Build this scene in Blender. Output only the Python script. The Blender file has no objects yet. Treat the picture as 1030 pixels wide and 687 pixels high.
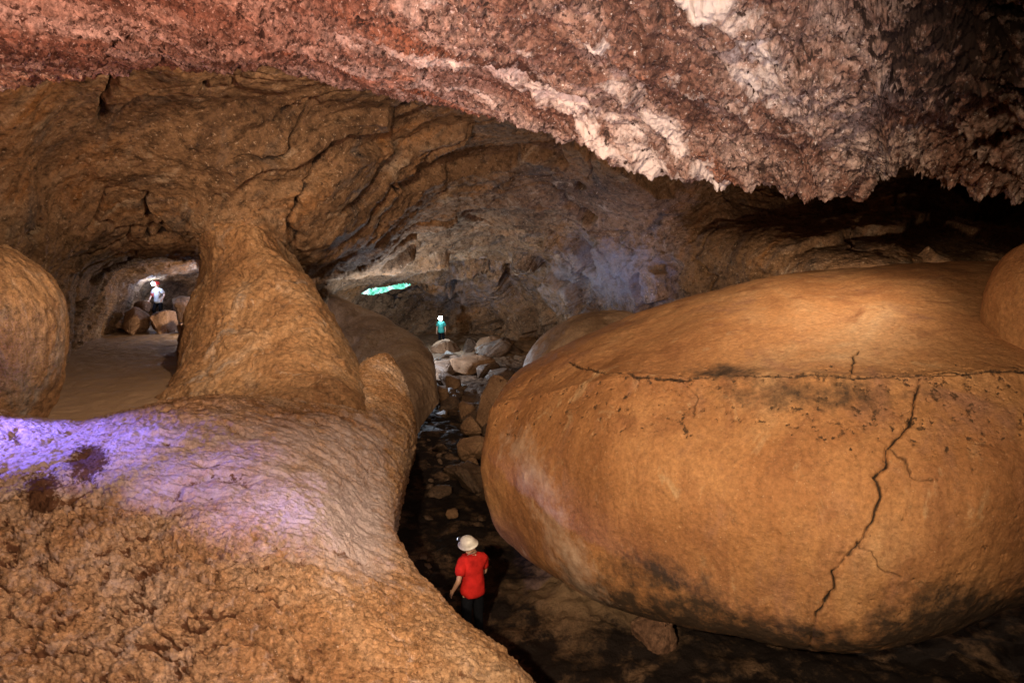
import bpy, bmesh, math, random
import numpy as np
from mathutils import Vector, Matrix

random.seed(7)
rng = np.random.default_rng(11)
scene = bpy.context.scene
COL = scene.collection
R = math.radians

# ------------------------------------------------------------------ camera
F, CU, CV = 671.0, 515.0, 343.5
PITCH = math.atan(93.5 / F)
EYE = np.array([0.0, 0.0, 6.0])
cam_d = bpy.data.cameras.new('camera')
cam = bpy.data.objects.new('camera', cam_d)
COL.objects.link(cam)
cam.location = EYE
cam.rotation_euler = (R(90) - PITCH, 0, 0)
cam_d.sensor_width = 36
cam_d.angle = 2 * math.atan(515.0 / F)
cam_d.clip_start = 0.05
cam_d.clip_end = 500
scene.camera = cam
FWD = np.array([0, math.cos(PITCH), -math.sin(PITCH)])
UPV = np.array([0, math.sin(PITCH), math.cos(PITCH)])
RGT = np.array([1.0, 0, 0])


def P(u, v, d):
    """sighting in the survey photograph + distance -> world point"""
    return EYE + d * FWD + (u - CU) / F * d * RGT - (v - CV) / F * d * UPV


def project(X):
    q = X - EYE
    d = q @ FWD
    return CU + F * (q @ RGT) / d, CV - F * (q @ UPV) / d


# ------------------------------------------------------------------ noise
def _tables(seed):
    r = np.random.default_rng(seed)
    g = r.normal(size=(256, 3)).astype(np.float32)
    g /= np.linalg.norm(g, axis=1, keepdims=True)
    return r.permutation(256).astype(np.int32), g


_T = {}


def perlin(p, seed=0):
    shp = p.shape[:-1]
    p = p.reshape(-1, 3).astype(np.float32)
    if seed not in _T:
        _T[seed] = _tables(seed + 101)
    perm, g = _T[seed]
    i = np.floor(p).astype(np.int32)
    f = p - i
    w = f * f * f * (f * (f * 6 - 15) + 10)
    i &= 255
    out = np.zeros(len(p), np.float32)
    for dx in (0, 1):
        wx = w[:, 0] if dx else 1 - w[:, 0]
        hx = perm[(i[:, 0] + dx) & 255]
        for dy in (0, 1):
            wy = w[:, 1] if dy else 1 - w[:, 1]
            hy = perm[(hx + i[:, 1] + dy) & 255]
            for dz in (0, 1):
                wz = w[:, 2] if dz else 1 - w[:, 2]
                gg = g[perm[(hy + i[:, 2] + dz) & 255]]
                out += wx * wy * wz * (gg[:, 0] * (f[:, 0] - dx) + gg[:, 1] * (f[:, 1] - dy) + gg[:, 2] * (f[:, 2] - dz))
    return (out * 1.6).reshape(shp)


def fbm(p, freq, octv, gain=.5, lac=2.07, seed=0, mode='n'):
    a, s, tot = 1.0, 0.0, 0.0
    q = np.asarray(p) * freq
    for o in range(octv):
        n = perlin(q, seed + o)
        if mode == 'r':
            n = 1 - 2 * np.abs(n)          # ridges
        elif mode == 'b':
            n = 2 * np.abs(n) - .5         # billows
        s = s + a * n
        tot += a
        a *= gain
        q = q * lac + 3.1
    return s / tot


def sstep(x, a, b):
    t = np.clip((x - a) / (b - a), 0, 1)
    return t * t * (3 - 2 * t)


def warp(p, freq, amp, seed=50):
    return p + amp * np.stack([fbm(p, freq, 3, seed=seed + 7 * k) for k in range(3)], -1)


def axes(p, dirv, s_along, s_across):
    """coordinates stretched along dirv"""
    d = np.array(dirv, float)
    d /= np.linalg.norm(d)
    al = p @ d
    return p * s_across + (al * (s_along - s_across))[..., None] * d


# ------------------------------------------------------------------ mesh helpers
def crm(ctrl, n, axis):
    """Catmull-Rom resample of a control net along an axis"""
    c = np.moveaxis(ctrl, axis, 0)
    k = len(c)
    c = np.concatenate([2 * c[:1] - c[1:2], c, 2 * c[-1:] - c[-2:-1]])
    t = np.linspace(0, k - 1 - 1e-6, n)
    i = t.astype(int)
    f = (t - i).reshape((-1,) + (1,) * (c.ndim - 1))
    p0, p1, p2, p3 = c[i], c[i + 1], c[i + 2], c[i + 3]
    o = .5 * (2 * p1 + (p2 - p0) * f + (2 * p0 - 5 * p1 + 4 * p2 - p3) * f ** 2 + (3 * p1 - p0 - 3 * p2 + p3) * f ** 3)
    return np.moveaxis(o, 0, axis)


def net(rows, n, m):
    """rows of (u, v, d) or ('w', x, y, z) -> n x m x 3 surface"""
    c = np.array([[P(*q) if len(q) == 3 else np.array(q[1:], float) for q in r] for r in rows])
    return crm(crm(c, n, 0), m, 1)


def normals(V):
    du = np.gradient(V, axis=0)
    dv = np.gradient(V, axis=1)
    n = np.cross(du, dv)
    return n / (np.linalg.norm(n, axis=-1, keepdims=True) + 1e-9)


def facing(V):
    """normals turned so the sheet's middle looks at the open side (towards the eye)"""
    n = normals(V)
    k = V.shape[0] // 2, V.shape[1] // 2
    if (n[k] * (EYE - V[k])).sum() < 0:
        n = -n
    return n


def link(o, parent=None):
    COL.objects.link(o)
    if parent is not None:
        o.parent = parent
    return o


def tag(o, label=None, cat=None, group=None, kind=None):
    for k, v in (('label', label), ('category', cat), ('group', group), ('kind', kind)):
        if v:
            o[k] = v
    return o


def raw_mesh(name, co, faces, mat, attrs=None, smooth=True, origin=None, flip=False):
    """co (N,3), faces (K,4) or (K,3)"""
    co = np.asarray(co, np.float32)
    if origin is None:
        origin = np.array([(co[:, 0].min() + co[:, 0].max()) / 2, (co[:, 1].min() + co[:, 1].max()) / 2, co[:, 2].min()])
    faces = np.asarray(faces, np.int32)
    if flip:
        faces = faces[:, ::-1]
    k = faces.shape[1]
    me = bpy.data.meshes.new(name)
    me.vertices.add(len(co))
    me.vertices.foreach_set('co', (co - origin).astype(np.float32).ravel())
    me.loops.add(faces.size)
    me.loops.foreach_set('vertex_index', faces.ravel())
    me.polygons.add(len(faces))
    me.polygons.foreach_set('loop_start', np.arange(0, faces.size, k, dtype=np.int32))
    me.polygons.foreach_set('loop_total', np.full(len(faces), k, np.int32))
    me.polygons.foreach_set('use_smooth', np.full(len(faces), smooth))
    for a, val in (attrs or {}).items():
        at = me.attributes.new(a, 'FLOAT', 'POINT')
        at.data.foreach_set('value', np.asarray(val, np.float32).ravel())
    me.update(calc_edges=True)
    me.validate()
    me.materials.append(mat)
    o = bpy.data.objects.new(name, me)
    o.location = origin
    return link(o)


def grid_faces(n, m, wrap=False):
    idx = np.arange(n * m).reshape(n, m)
    if wrap:
        idx = np.concatenate([idx, idx[:, :1]], 1)
    return np.stack([idx[:-1, :-1], idx[1:, :-1], idx[1:, 1:], idx[:-1, 1:]], -1).reshape(-1, 4)


def sheet(name, V, mat, attrs=None, origin=None, wrap=False):
    n, m = V.shape[:2]
    return raw_mesh(name, V.reshape(-1, 3), grid_faces(n, m, wrap), mat, attrs, origin=origin)


# ------------------------------------------------------------------ materials
def new_mat(name):
    m = bpy.data.materials.new(name)
    m.use_nodes = True
    nt = m.node_tree
    return m, nt, nt.nodes['Principled BSDF']


class NB:
    def __init__(s, nt):
        s.nt = nt
        s.co = s.n('ShaderNodeTexCoord').outputs['Object']

    def n(s, t, **kw):
        x = s.nt.nodes.new(t)
        for k, v in kw.items():
            setattr(x, k, v)
        return x

    def l(s, a, b):
        s.nt.links.new(a, b)

    def mapped(s, scale, rot=(0, 0, 0)):
        m = s.n('ShaderNodeMapping', vector_type='TEXTURE')
        scale = tuple(1 / k for k in scale)
        m.inputs['Scale'].default_value = scale
        m.inputs['Rotation'].default_value = rot
        s.l(s.co, m.inputs['Vector'])
        return m.outputs[0]

    def noise(s, scale, detail=6, rough=.6, dist=0, vec=None):
        x = s.n('ShaderNodeTexNoise')
        x.inputs['Scale'].default_value = scale
        x.inputs['Detail'].default_value = detail
        x.inputs['Roughness'].default_value = rough
        x.inputs['Distortion'].default_value = dist
        s.l(vec or s.co, x.inputs['Vector'])
        return x.outputs['Fac']

    def voro(s, scale, feature='F1', vec=None):
        x = s.n('ShaderNodeTexVoronoi', feature=feature)
        x.inputs['Scale'].default_value = scale
        s.l(vec or s.co, x.inputs['Vector'])
        return x.outputs['Distance']

    def ramp(s, fac, stops):
        x = s.n('ShaderNodeValToRGB')
        e = x.color_ramp.elements
        while len(e) < len(stops):
            e.new(.5)
        for k, (p, c) in zip(e, stops):
            k.position = p
            k.color = (*c, 1) if hasattr(c, '__len__') else (c, c, c, 1)
        s.l(fac, x.inputs[0])
        return x.outputs[0]

    def mix(s, fac, a, b, blend='MIX'):
        x = s.n('ShaderNodeMix', data_type='RGBA', blend_type=blend)
        if isinstance(fac, float):
            x.inputs[0].default_value = fac
        else:
            s.l(fac, x.inputs[0])
        for v, i in ((a, 6), (b, 7)):
            if isinstance(v, tuple):
                x.inputs[i].default_value = (*v, 1)
            else:
                s.l(v, x.inputs[i])
        return x.outputs[2]

    def math(s, op, a, b=None):
        x = s.n('ShaderNodeMath', operation=op)
        for v, i in ((a, 0), (b, 1)):
            if v is None:
                continue
            if isinstance(v, (int, float)):
                x.inputs[i].default_value = v
            else:
                s.l(v, x.inputs[i])
        return x.outputs[0]

    def attr(s, name):
        return s.n('ShaderNodeAttribute', attribute_name=name).outputs['Fac']

    def bump(s, h, strength, dist, nrm=None):
        x = s.n('ShaderNodeBump')
        x.inputs['Strength'].default_value = strength
        x.inputs['Distance'].default_value = dist
        s.l(h, x.inputs['Height'])
        if nrm:
            s.l(nrm, x.inputs['Normal'])
        return x.outputs[0]


def rock(name, stops, scale=.6, patch=None, speck=None, bumps=((30, .6, .02),), rough=.85, spec=.2,
         attrs=(), stretch=(1, 1, 1), rot=(0, 0, 0), fine=.35, fine_scale=14.0, coat=None):
    """stops: colour ramp over big noise; patch: (scale, lo, hi, colour); speck: (scale, lo, hi, colour)"""
    m, nt, bs = new_mat(name)
    b = NB(nt)
    vec = b.mapped(stretch, rot)
    col = b.ramp(b.noise(scale, 9, .62, .6, vec), stops)
    for (ps, lo, hi, pc) in (patch or ()):
        f = b.ramp(b.noise(ps, 7, .65, .8, vec), [(lo, 0.0), (hi, 1.0)])
        col = b.mix(f, col, pc)
    g = b.ramp(b.noise(fine_scale, 8, .75), [(.3, 1 - fine * 1.6), (.7, 1 + fine * .6)])
    col = b.mix(1.0, col, g, 'MULTIPLY')
    for (ss, lo, hi, sc) in (speck or ()):
        f = b.ramp(b.noise(ss, 4, .7), [(lo, 0.0), (hi, 1.0)])
        col = b.mix(f, col, sc)
    for (an, ac, ns, *wd) in attrs:
        lo_, hi_ = wd or (.42, .62)
        f = b.attr(an)
        if ns:
            f = b.ramp(b.math('ADD', f, b.math('MULTIPLY', b.math('SUBTRACT', b.noise(ns, 7, .72), .5), 1.5)), [(lo_, 0.0), (hi_, 1.0)])
        col = b.mix(f, col, ac)
    b.l(col, bs.inputs['Base Color'])
    bs.inputs['Roughness'].default_value = rough
    bs.inputs['Specular IOR Level'].default_value = spec
    if coat:
        f = b.ramp(b.noise(coat[0], 6, .6), [(coat[1], rough), (coat[2], coat[3])])
        b.l(f, bs.inputs['Roughness'])
    nrm = None
    for (bsx, st, di) in bumps:
        nrm = b.bump(b.noise(bsx, 6, .7), st, di, nrm)
    b.l(nrm, bs.inputs['Normal'])
    return m


def plain(name, colour, rough=.7, vary=.25, scale=18, emit=None, metal=0.0):
    m, nt, bs = new_mat(name)
    b = NB(nt)
    g = b.ramp(b.noise(scale, 5), [(.3, 1 - vary), (.7, 1 + vary * .4)])
    b.l(b.mix(1.0, tuple(colour), g, 'MULTIPLY'), bs.inputs['Base Color'])
    bs.inputs['Roughness'].default_value = rough
    bs.inputs['Metallic'].default_value = metal
    if rough > .8:
        bs.inputs['Specular IOR Level'].default_value = .05
    if emit:
        bs.inputs['Emission Color'].default_value = (*emit[0], 1)
        bs.inputs['Emission Strength'].default_value = emit[1]
    return m


M = {}
M['ceiling'] = rock('crusted_ceiling_rock',
                    [(.34, (.075, .034, .024)), (.44, (.22, .11, .08)), (.53, (.36, .24, .20)), (.64, (.50, .39, .36))],
                    scale=1.2, stretch=(.24, 1.0, 1.0), rot=(0, R(12), R(43)),
                    patch=[(.9, .58, .70, (.36, .13, .065)), (2.6, .56, .66, (.14, .07, .05))],
                    speck=[(9, .56, .64, (.075, .036, .026)), (15, .55, .63, (.045, .024, .02)), (26, .60, .72, (.66, .57, .54))],
                    attrs=[('pale', (.58, .49, .46), 5, .38, .72), ('pit', (.035, .020, .016), 9)],
                    bumps=((10, .7, .06), (32, .6, .02)), fine=.6, fine_scale=12)
M['slope'] = rock('ochre_crust_rock',
                  [(.28, (.30, .145, .065)), (.42, (.45, .25, .12)), (.54, (.53, .33, .185)), (.66, (.59, .41, .28)), (.76, (.62, .47, .37))],
                  scale=.75, patch=[(2.4, .58, .70, (.38, .19, .08)), (3.1, .58, .70, (.64, .46, .36))],
                  speck=[(18, .60, .70, (.15, .07, .035)), (30, .62, .70, (.62, .47, .36))],
                  attrs=[('pale', (.50, .41, .39), 4, .22, .85), ('dirt', (.10, .045, .022), 15), ('pit', (.13, .06, .03), 9)],
                  bumps=((12, .8, .07), (40, .8, .022)), fine=.55, fine_scale=13, spec=.08)
M['flow'] = rock('smooth_orange_flowstone',
                 [(.28, (.25, .105, .04)), (.42, (.40, .185, .075)), (.54, (.50, .255, .11)), (.66, (.54, .32, .165)), (.76, (.60, .41, .25))],
                 scale=.42, patch=[(1.3, .52, .70, (.29, .125, .055)), (2.6, .60, .74, (.55, .36, .20)), (.9, .56, .70, (.34, .17, .10)), (5, .60, .72, (.34, .16, .075))],
                 speck=[(11, .64, .76, (.17, .08, .04)), (38, .62, .72, (.60, .40, .24)), (19, .66, .74, (.15, .07, .035))],
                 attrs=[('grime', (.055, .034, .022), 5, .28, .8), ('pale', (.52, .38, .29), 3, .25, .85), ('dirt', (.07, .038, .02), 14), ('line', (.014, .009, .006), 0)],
                 bumps=((7, .45, .05), (20, .6, .025), (60, .6, .010)), fine=.30, fine_scale=16, rough=.68, spec=.3, stretch=(1, 1, .42))
M['pillar'] = rock('streaked_ochre_rock',
                   [(.28, (.18, .09, .042)), (.43, (.34, .18, .08)), (.56, (.43, .25, .12)), (.70, (.50, .34, .21))],
                   scale=.6, stretch=(1.3, 1.3, .35), patch=[(1.6, .56, .68, (.22, .125, .07)), (.8, .58, .7, (.37, .30, .24)), (2.8, .6, .7, (.52, .37, .25))],
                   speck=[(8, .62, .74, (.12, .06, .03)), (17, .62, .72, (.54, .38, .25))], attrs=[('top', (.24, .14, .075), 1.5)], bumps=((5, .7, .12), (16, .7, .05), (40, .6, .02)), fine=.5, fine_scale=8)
M['vault'] = rock('brown_layered_rock',
                  [(.30, (.085, .048, .028)), (.42, (.20, .115, .06)), (.54, (.32, .19, .10)), (.66, (.42, .28, .17)), (.76, (.47, .36, .26))],
                  scale=.42, stretch=(.35, 1, 1), rot=(0, R(-38), R(15)),
                  patch=[(.42, .54, .66, (.36, .17, .06)), (.7, .55, .68, (.13, .10, .08)), (1.3, .58, .68, (.44, .32, .21))],
                  speck=[(4, .58, .70, (.06, .036, .024)), (9, .60, .70, (.46, .33, .22))],
                  attrs=[('pit', (.03, .02, .014), 2.5), ('grey', (.27, .27, .31), 2.2, .2, .95)],
                  bumps=((2.2, .8, .25), (7, .8, .10), (20, .7, .04)), fine=.6, fine_scale=4)
M['lobe'] = rock('grey_brown_flowstone',
                 [(.30, (.14, .085, .05)), (.46, (.27, .17, .10)), (.58, (.38, .26, .17)), (.72, (.44, .36, .29))],
                 scale=.5, stretch=(1.4, 1.4, .3), bumps=((5, .4, .06), (20, .5, .03)), fine=.3, rough=.6, spec=.35)
M['floor'] = rock('damp_cave_floor_rock',
                  [(.32, (.035, .022, .014)), (.48, (.10, .06, .036)), (.60, (.17, .105, .065)), (.72, (.22, .14, .09))],
                  scale=.5, speck=[(9, .62, .72, (.025, .016, .012))],
                  attrs=[('sand', (.30, .20, .12), 0), ('wet_shade', (.012, .008, .007), 1.5)],
                  bumps=((4, .5, .1), (18, .6, .04)), fine=.45, rough=.85, spec=.15, coat=(.8, .5, .66, .55))
M['floor_stone'] = rock('dark_stone', [(.30, (.05, .03, .02)), (.5, (.13, .08, .05)), (.7, (.22, .14, .09))], scale=1.2,
                        bumps=((8, .6, .06), (26, .6, .025)), fine=.5, rough=.6, spec=.35)
M['bank_rock'] = rock('brown_bank_rock', [(.30, (.08, .04, .025)), (.5, (.20, .11, .07)), (.7, (.32, .20, .13))], scale=1.6,
                      bumps=((6, .7, .08), (22, .7, .03)), fine=.5)
M['boulder'] = rock('brown_boulder_rock',
                    [(.30, (.10, .055, .03)), (.46, (.22, .125, .068)), (.60, (.31, .19, .11)), (.74, (.38, .27, .18))],
                    scale=.9, speck=[(9, .64, .74, (.09, .05, .03))], bumps=((6, .5, .06), (26, .6, .025)), fine=.35)

# ------------------------------------------------------------------ great orange flowstone bulge on the right
W_ = 'w'
bulge_cols = [
    [(590, 560, 17.5), (560, 545, 17.2), (550, 500, 17.5), (550, 460, 18), (560, 420, 18.5), (580, 370, 19), (605, 340, 20), (625, 335, 21)],
    [(560, 555, 15), (507, 532, 13.2), (492, 498, 12.9), (487, 462, 12.9), (496, 415, 13.4), (514, 384, 14.4), (540, 366, 16), (600, 360, 19)],
    [(590, 565, 13.4), (542, 570, 11.8), (524, 522, 11.2), (519, 460, 11.2), (530, 400, 11.8), (556, 361, 12.8), (584, 341, 15), (620, 340, 19)],
    [(655, 590, 12), (622, 611, 10.2), (615, 550, 9.6), (614, 460, 9.5), (618, 379, 10.2), (638, 344, 11.8), (660, 309, 14.5), (690, 316, 19)],
    [(760, 610, 11), (740, 643, 9.2), (740, 570, 8.5), (740, 480, 8.4), (740, 381, 9.2), (752, 325, 11), (768, 281, 14), (790, 290, 18)],
    [(860, 618, 10.5), (850, 657, 8.6), (855, 590, 7.9), (858, 490, 7.8), (860, 380, 8.6), (868, 315, 10.5), (876, 269, 13.5), (890, 280, 17)],
    [(960, 603, 10.5), (957, 639, 8.5), (960, 580, 7.7), (960, 480, 7.6), (960, 377, 8.4), (960, 312, 10.2), (960, 265, 13), (960, 275, 17)],
    [(1070, 570, 11), (1065, 598, 8.8), (1065, 545, 7.9), (1065, 470, 7.7), (1065, 375, 8.5), (1065, 310, 10.2), (1065, 263, 13), (1060, 275, 17)],
    [(1260, 560, 11.5), (1280, 585, 9.4), (1280, 540, 8.5), (1280, 470, 8.2), (1280, 375, 9.0), (1270, 310, 10.8), (1260, 263, 13.5), (1230, 275, 17)],
]
def between(a, b, t):
    return tuple(p * (1 - t) + q * t for p, q in zip(a, b))


for c_ in bulge_cols:
    c_[5:5] = [between(c_[4], c_[5], .16)]
    c_[4:4] = [between(c_[3], c_[4], .86)]
V = net([[c[r] for c in bulge_cols] for r in range(10)], 780, 1200)
N = facing(V)
uu, vv = project(V)
d = .10 * fbm(V, .55, 4, seed=3) + .030 * fbm(V, 2.0, 4, seed=9) + .007 * fbm(V, 9, 3, seed=14)
runnel = fbm(axes(V, (0, .2, 1), .35, 2.4), 1.0, 3, seed=21)
d = d + .02 * runnel * sstep(vv, 380, 480)


def polydist(V, pts, jit=.0, seed=0):
    """distance of surface points to a polyline lying on the surface (pts sighted u, v)"""
    flat = V.reshape(-1, 3)
    fu, fv = project(flat)
    dd = np.linalg.norm(flat - EYE, axis=1)
    out = np.full(len(flat), 1e9)
    anchors = []
    n, m = V.shape[:2]
    lo, hi = int(n * .12), int(n * .88)
    sub = np.zeros((n, m), bool)
    sub[lo:hi] = True
    sub = sub.ravel()
    for (a, b) in pts:
        q = (fu - a) ** 2 + (fv - b) ** 2
        q = np.where(sub, q, 1e9)
        anchors.append(flat[np.argmin(q)])
    A = np.array(anchors)
    J = jit * np.stack([fbm(flat, 5, 3, seed=seed + k * 5) for k in range(3)], -1)
    nf = N.reshape(-1, 3)
    W = flat + J - (J * nf).sum(1)[:, None] * nf          # wander along the surface only
    for p, q in zip(A[:-1], A[1:]):
        e = q - p
        t = np.clip(((W - p) @ e) / (e @ e + 1e-9), 0, 1)
        out = np.minimum(out, np.linalg.norm(W - p - t[:, None] * e, axis=1))
    return out.reshape(n, m)


crack_main = polydist(V, [(926, 380), (922, 396), (915, 426), (903, 440), (892, 451), (890, 469), (880, 481), (886, 500), (877, 524), (860, 551), (837, 576), (839, 594), (821, 616), (815, 644), (814, 655)], .035, 31)
crack_small = polydist(V, [(864, 352), (858, 372), (856, 382)], .10, 33)
crack_rim = polydist(V, [(552, 356), (575, 365), (600, 374), (640, 379), (690, 382), (720, 378), (780, 381), (860, 379), (920, 378), (990, 376), (1060, 374)], .05, 35)
rn = fbm(V, 3.0, 3, seed=41)
wid = .016 + .010 * np.clip(rn + .3, 0, 1)
d = d - .045 * np.exp(-(crack_main / (.009 + .4 * wid)) ** 2) - .05 * np.exp(-(crack_small / .014) ** 2) \
      - .06 * np.exp(-(crack_rim / .019) ** 2) * np.clip(1.0 + rn * 2, .4, 1)
ucr = np.interp(vv, [380, 426, 451, 469, 481, 500, 524, 551, 576, 594, 616, 655], [926, 915, 892, 890, 880, 886, 877, 860, 837, 839, 821, 814])
side = sstep(uu - ucr, -2, 2) * sstep(vv, 372, 400)
d = d + .010 * side * np.exp(-crack_main / .55) + .02 * np.exp(-(crack_main / .16) ** 2) * fbm(V, 7, 4, gain=.6, seed=48)
hair = np.minimum(polydist(V, [(893, 452), (908, 461), (918, 478), (940, 486)], .10, 36), polydist(V, [(862, 545), (880, 556), (886, 572), (905, 580)], .10, 37))
hair = np.minimum(hair, polydist(V, [(690, 382), (700, 400), (697, 418)], .08, 38))
d = d - .03 * np.exp(-(hair / .010) ** 2)
d = d + .03 * sstep(crack_rim, .25, .02) * (.5 + fbm(V, 6, 3, seed=44))
pitn = fbm(V, 4.2, 3, seed=60)
zone = sstep(vv, 350, 385) * (1 - sstep(vv, 420, 470)) + .55 * sstep(uu, 780, 860) * sstep(vv, 330, 400) + .2
pits = sstep(fbm(V, 7.5, 4, gain=.6, seed=60) * zone, .20, .36)
d = d - .014 * pits
lumps = sstep(vv, 545, 590) * sstep(uu, 800, 860)
d = d + lumps * .03 * fbm(warp(V, 1.5, .2, 71), 2.2, 5, gain=.6, seed=70)
V2 = V + N * d[..., None]
base = sstep(vv, 560, 650) * sstep(uu, 540, 620)
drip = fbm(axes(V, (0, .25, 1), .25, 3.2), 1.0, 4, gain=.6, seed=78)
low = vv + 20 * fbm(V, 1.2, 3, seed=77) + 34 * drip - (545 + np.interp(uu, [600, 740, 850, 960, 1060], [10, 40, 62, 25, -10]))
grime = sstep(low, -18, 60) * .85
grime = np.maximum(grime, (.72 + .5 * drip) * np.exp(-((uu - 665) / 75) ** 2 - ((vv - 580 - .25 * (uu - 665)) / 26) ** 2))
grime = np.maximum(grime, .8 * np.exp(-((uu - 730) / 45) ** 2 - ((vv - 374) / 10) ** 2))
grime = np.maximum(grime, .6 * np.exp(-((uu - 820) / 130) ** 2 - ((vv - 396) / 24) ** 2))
pale = .50 * np.exp(-((uu - (520 + .45 * np.clip(vv - 440, 0, 200))) / 26) ** 2) * sstep(vv, 410, 450)
dirt = pits * .55
line = np.maximum(np.exp(-(crack_main / (.006 + .013 * np.clip(.45 + 1.6 * fbm(V, 6, 4, gain=.65, seed=49), 0, 1))) ** 4), np.exp(-(crack_small / .013) ** 4))
line = np.maximum(line, np.exp(-(crack_rim / .019) ** 4) * np.clip(.75 + rn * 1.5, .2, 1))
line = np.maximum(line, .7 * np.exp(-(hair / .010) ** 2))
dirt = np.maximum(dirt, .6 * np.exp(-(crack_rim / .06) ** 2))
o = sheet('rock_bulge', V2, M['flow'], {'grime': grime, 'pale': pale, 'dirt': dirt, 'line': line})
tag(o, 'huge smooth orange rock bulge with a long jagged crack, overhanging the dark passage', 'rock')

# ------------------------------------------------------------------ rough ochre mound on the left
mound_rows = [
    [(-520, 840, 5.6), (-150, 840, 5.6), (70, 840, 5.6), (220, 840, 5.8), (350, 840, 6.0), (470, 840, 6.2), (560, 830, 6.6), (570, 860, 6.9), (560, 900, 7.0)],
    [(-420, 690, 6.6), (-100, 690, 6.5), (80, 690, 6.5), (220, 690, 6.5), (350, 690, 6.6), (465, 690, 6.9), (540, 688, 7.6), (535, 740, 8.0), (525, 770, 8.1)],
    [(-380, 600, 7.4), (-90, 595, 7.3), (70, 592, 7.3), (200, 594, 7.3), (325, 604, 7.4), (410, 620, 7.9), (458, 618, 8.8), (446, 665, 9.2), (435, 690, 9.3)],
    [(-340, 515, 8.6), (-80, 508, 8.5), (75, 506, 8.5), (190, 515, 8.4), (300, 530, 8.6), (364, 545, 9.4), (399, 538, 10.6), (388, 590, 11.2), (380, 615, 11.3)],
    [(-320, 455, 10.0), (-80, 452, 9.9), (72, 456, 10.0), (190, 455, 9.9), (300, 470, 10.2), (370, 490, 11.4), (401, 490, 12.4), (392, 540, 13), (385, 560, 13.2)],
    [(-300, 405, 11.6), (-80, 400, 11.4), (62, 428, 11.4), (185, 400, 12.0), (295, 410, 12.6), (385, 430, 13.4), (416, 440, 14.5), (408, 490, 15.1), (400, 515, 15.3)],
    [(-280, 440, 15), (-80, 435, 13.6), (62, 448, 13.4), (190, 430, 14.4), (322, 398, 15.8), (370, 380, 16.2), (411, 394, 17.2), (406, 450, 17.8), (400, 478, 18.2)],
    [(-250, 460, 17), (-60, 460, 17), (80, 460, 17), (200, 450, 18), (338, 390, 17.8), (366, 366, 17.9), (394, 361, 19), (398, 420, 20.5), (395, 450, 21)],
    [(-200, 460, 19), (-40, 460, 19), (100, 460, 19), (220, 450, 20), (345, 410, 20), (366, 378, 20), (388, 372, 21.5), (390, 415, 22), (390, 430, 23)],
]
V = net(mound_rows, 820, 820)
N = facing(V)
uu, vv = project(V)
dist = np.linalg.norm(V - EYE, axis=-1)
edge = np.interp(uu, [0, 120, 200, 300, 400, 470, 540], [475, 500, 508, 545, 600, 640, 690])
face = sstep(vv, edge - 25, edge + 35)                 # steep crusted face below the brow
flank = sstep(uu, np.interp(vv, [350, 430, 520, 690], [330, 360, 350, 470]), np.interp(vv, [350, 430, 520, 690], [380, 410, 400, 545]))
crust_l = 1 - .65 * sstep(uu, 150, 420)
W = warp(V, 1.2, .15)
d = .16 * fbm(V, .5, 4, seed=5) + .05 * fbm(V, 1.7, 4, seed=6)
# knobbly crust, in slanting rows on the face
bump1 = fbm(axes(W, (.9, .05, -.42), .42, 1.35), 2.6, 5, gain=.55, seed=15, mode='b')
bump2 = fbm(axes(W, (.9, .05, -.42), .6, 1.25), 10.0, 4, gain=.6, seed=25, mode='b')
cell = fbm(W, 14, 3, gain=.6, seed=28)
crk = sstep(np.abs(fbm(axes(W, (.9, .05, -.42), .38, 1.35), 2.3, 4, gain=.55, seed=16)), .10, .0)
crk2 = sstep(np.abs(fbm(W, 6.0, 3, gain=.6, seed=17)), .10, .0)
d = d + (face * crust_l * .075 + .04) * bump1 + (.042 * face * crust_l + .034) * bump2 + (.010 + .012 * face) * cell
d = d - (.085 * crk + .022 * crk2) * (face * crust_l + .18)
# ledge lines across the upper part
strata = fbm(axes(warp(V, .8, .2, 61), (1, .1, -.25), .25, 2.2), 1.0, 4, seed=36, mode='r')
d = d + (1 - face) * .05 * (strata - .3) * (1 - flank * .6)
gully = sstep(fbm(axes(W, (.8, .2, -.5), .3, 1.4), 1.0, 3, seed=38, mode='r'), .62, .93)
d = d - .07 * gully
d = d + flank * .012 * fbm(V, 14, 3, seed=39)
rim = np.minimum(1, np.minimum(np.arange(820)[:, None], 819 - np.arange(820)[:, None]) / 20.0)
V2 = V + N * d[..., None]
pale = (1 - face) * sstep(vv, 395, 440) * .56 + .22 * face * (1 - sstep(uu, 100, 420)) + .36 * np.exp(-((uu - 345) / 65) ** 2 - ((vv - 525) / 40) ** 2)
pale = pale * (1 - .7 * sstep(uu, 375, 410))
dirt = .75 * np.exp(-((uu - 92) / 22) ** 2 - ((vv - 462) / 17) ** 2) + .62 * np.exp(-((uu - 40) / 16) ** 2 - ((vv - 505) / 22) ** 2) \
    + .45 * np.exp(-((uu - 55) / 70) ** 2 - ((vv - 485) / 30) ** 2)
o = sheet('rock_mound', V2, M['slope'], {'pale': pale, 'dirt': dirt, 'pit': gully * .5 + .6 * crk * face * crust_l + .35 * sstep(-bump1, .10, .45) * face + .25 * sstep(-bump2, .15, .45)})  # gullies and gaps between knobs get crevice shade painted into the colour
tag(o, 'broad rough ochre rock mound with knobbly crust sloping down to the passage', 'rock')

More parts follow.
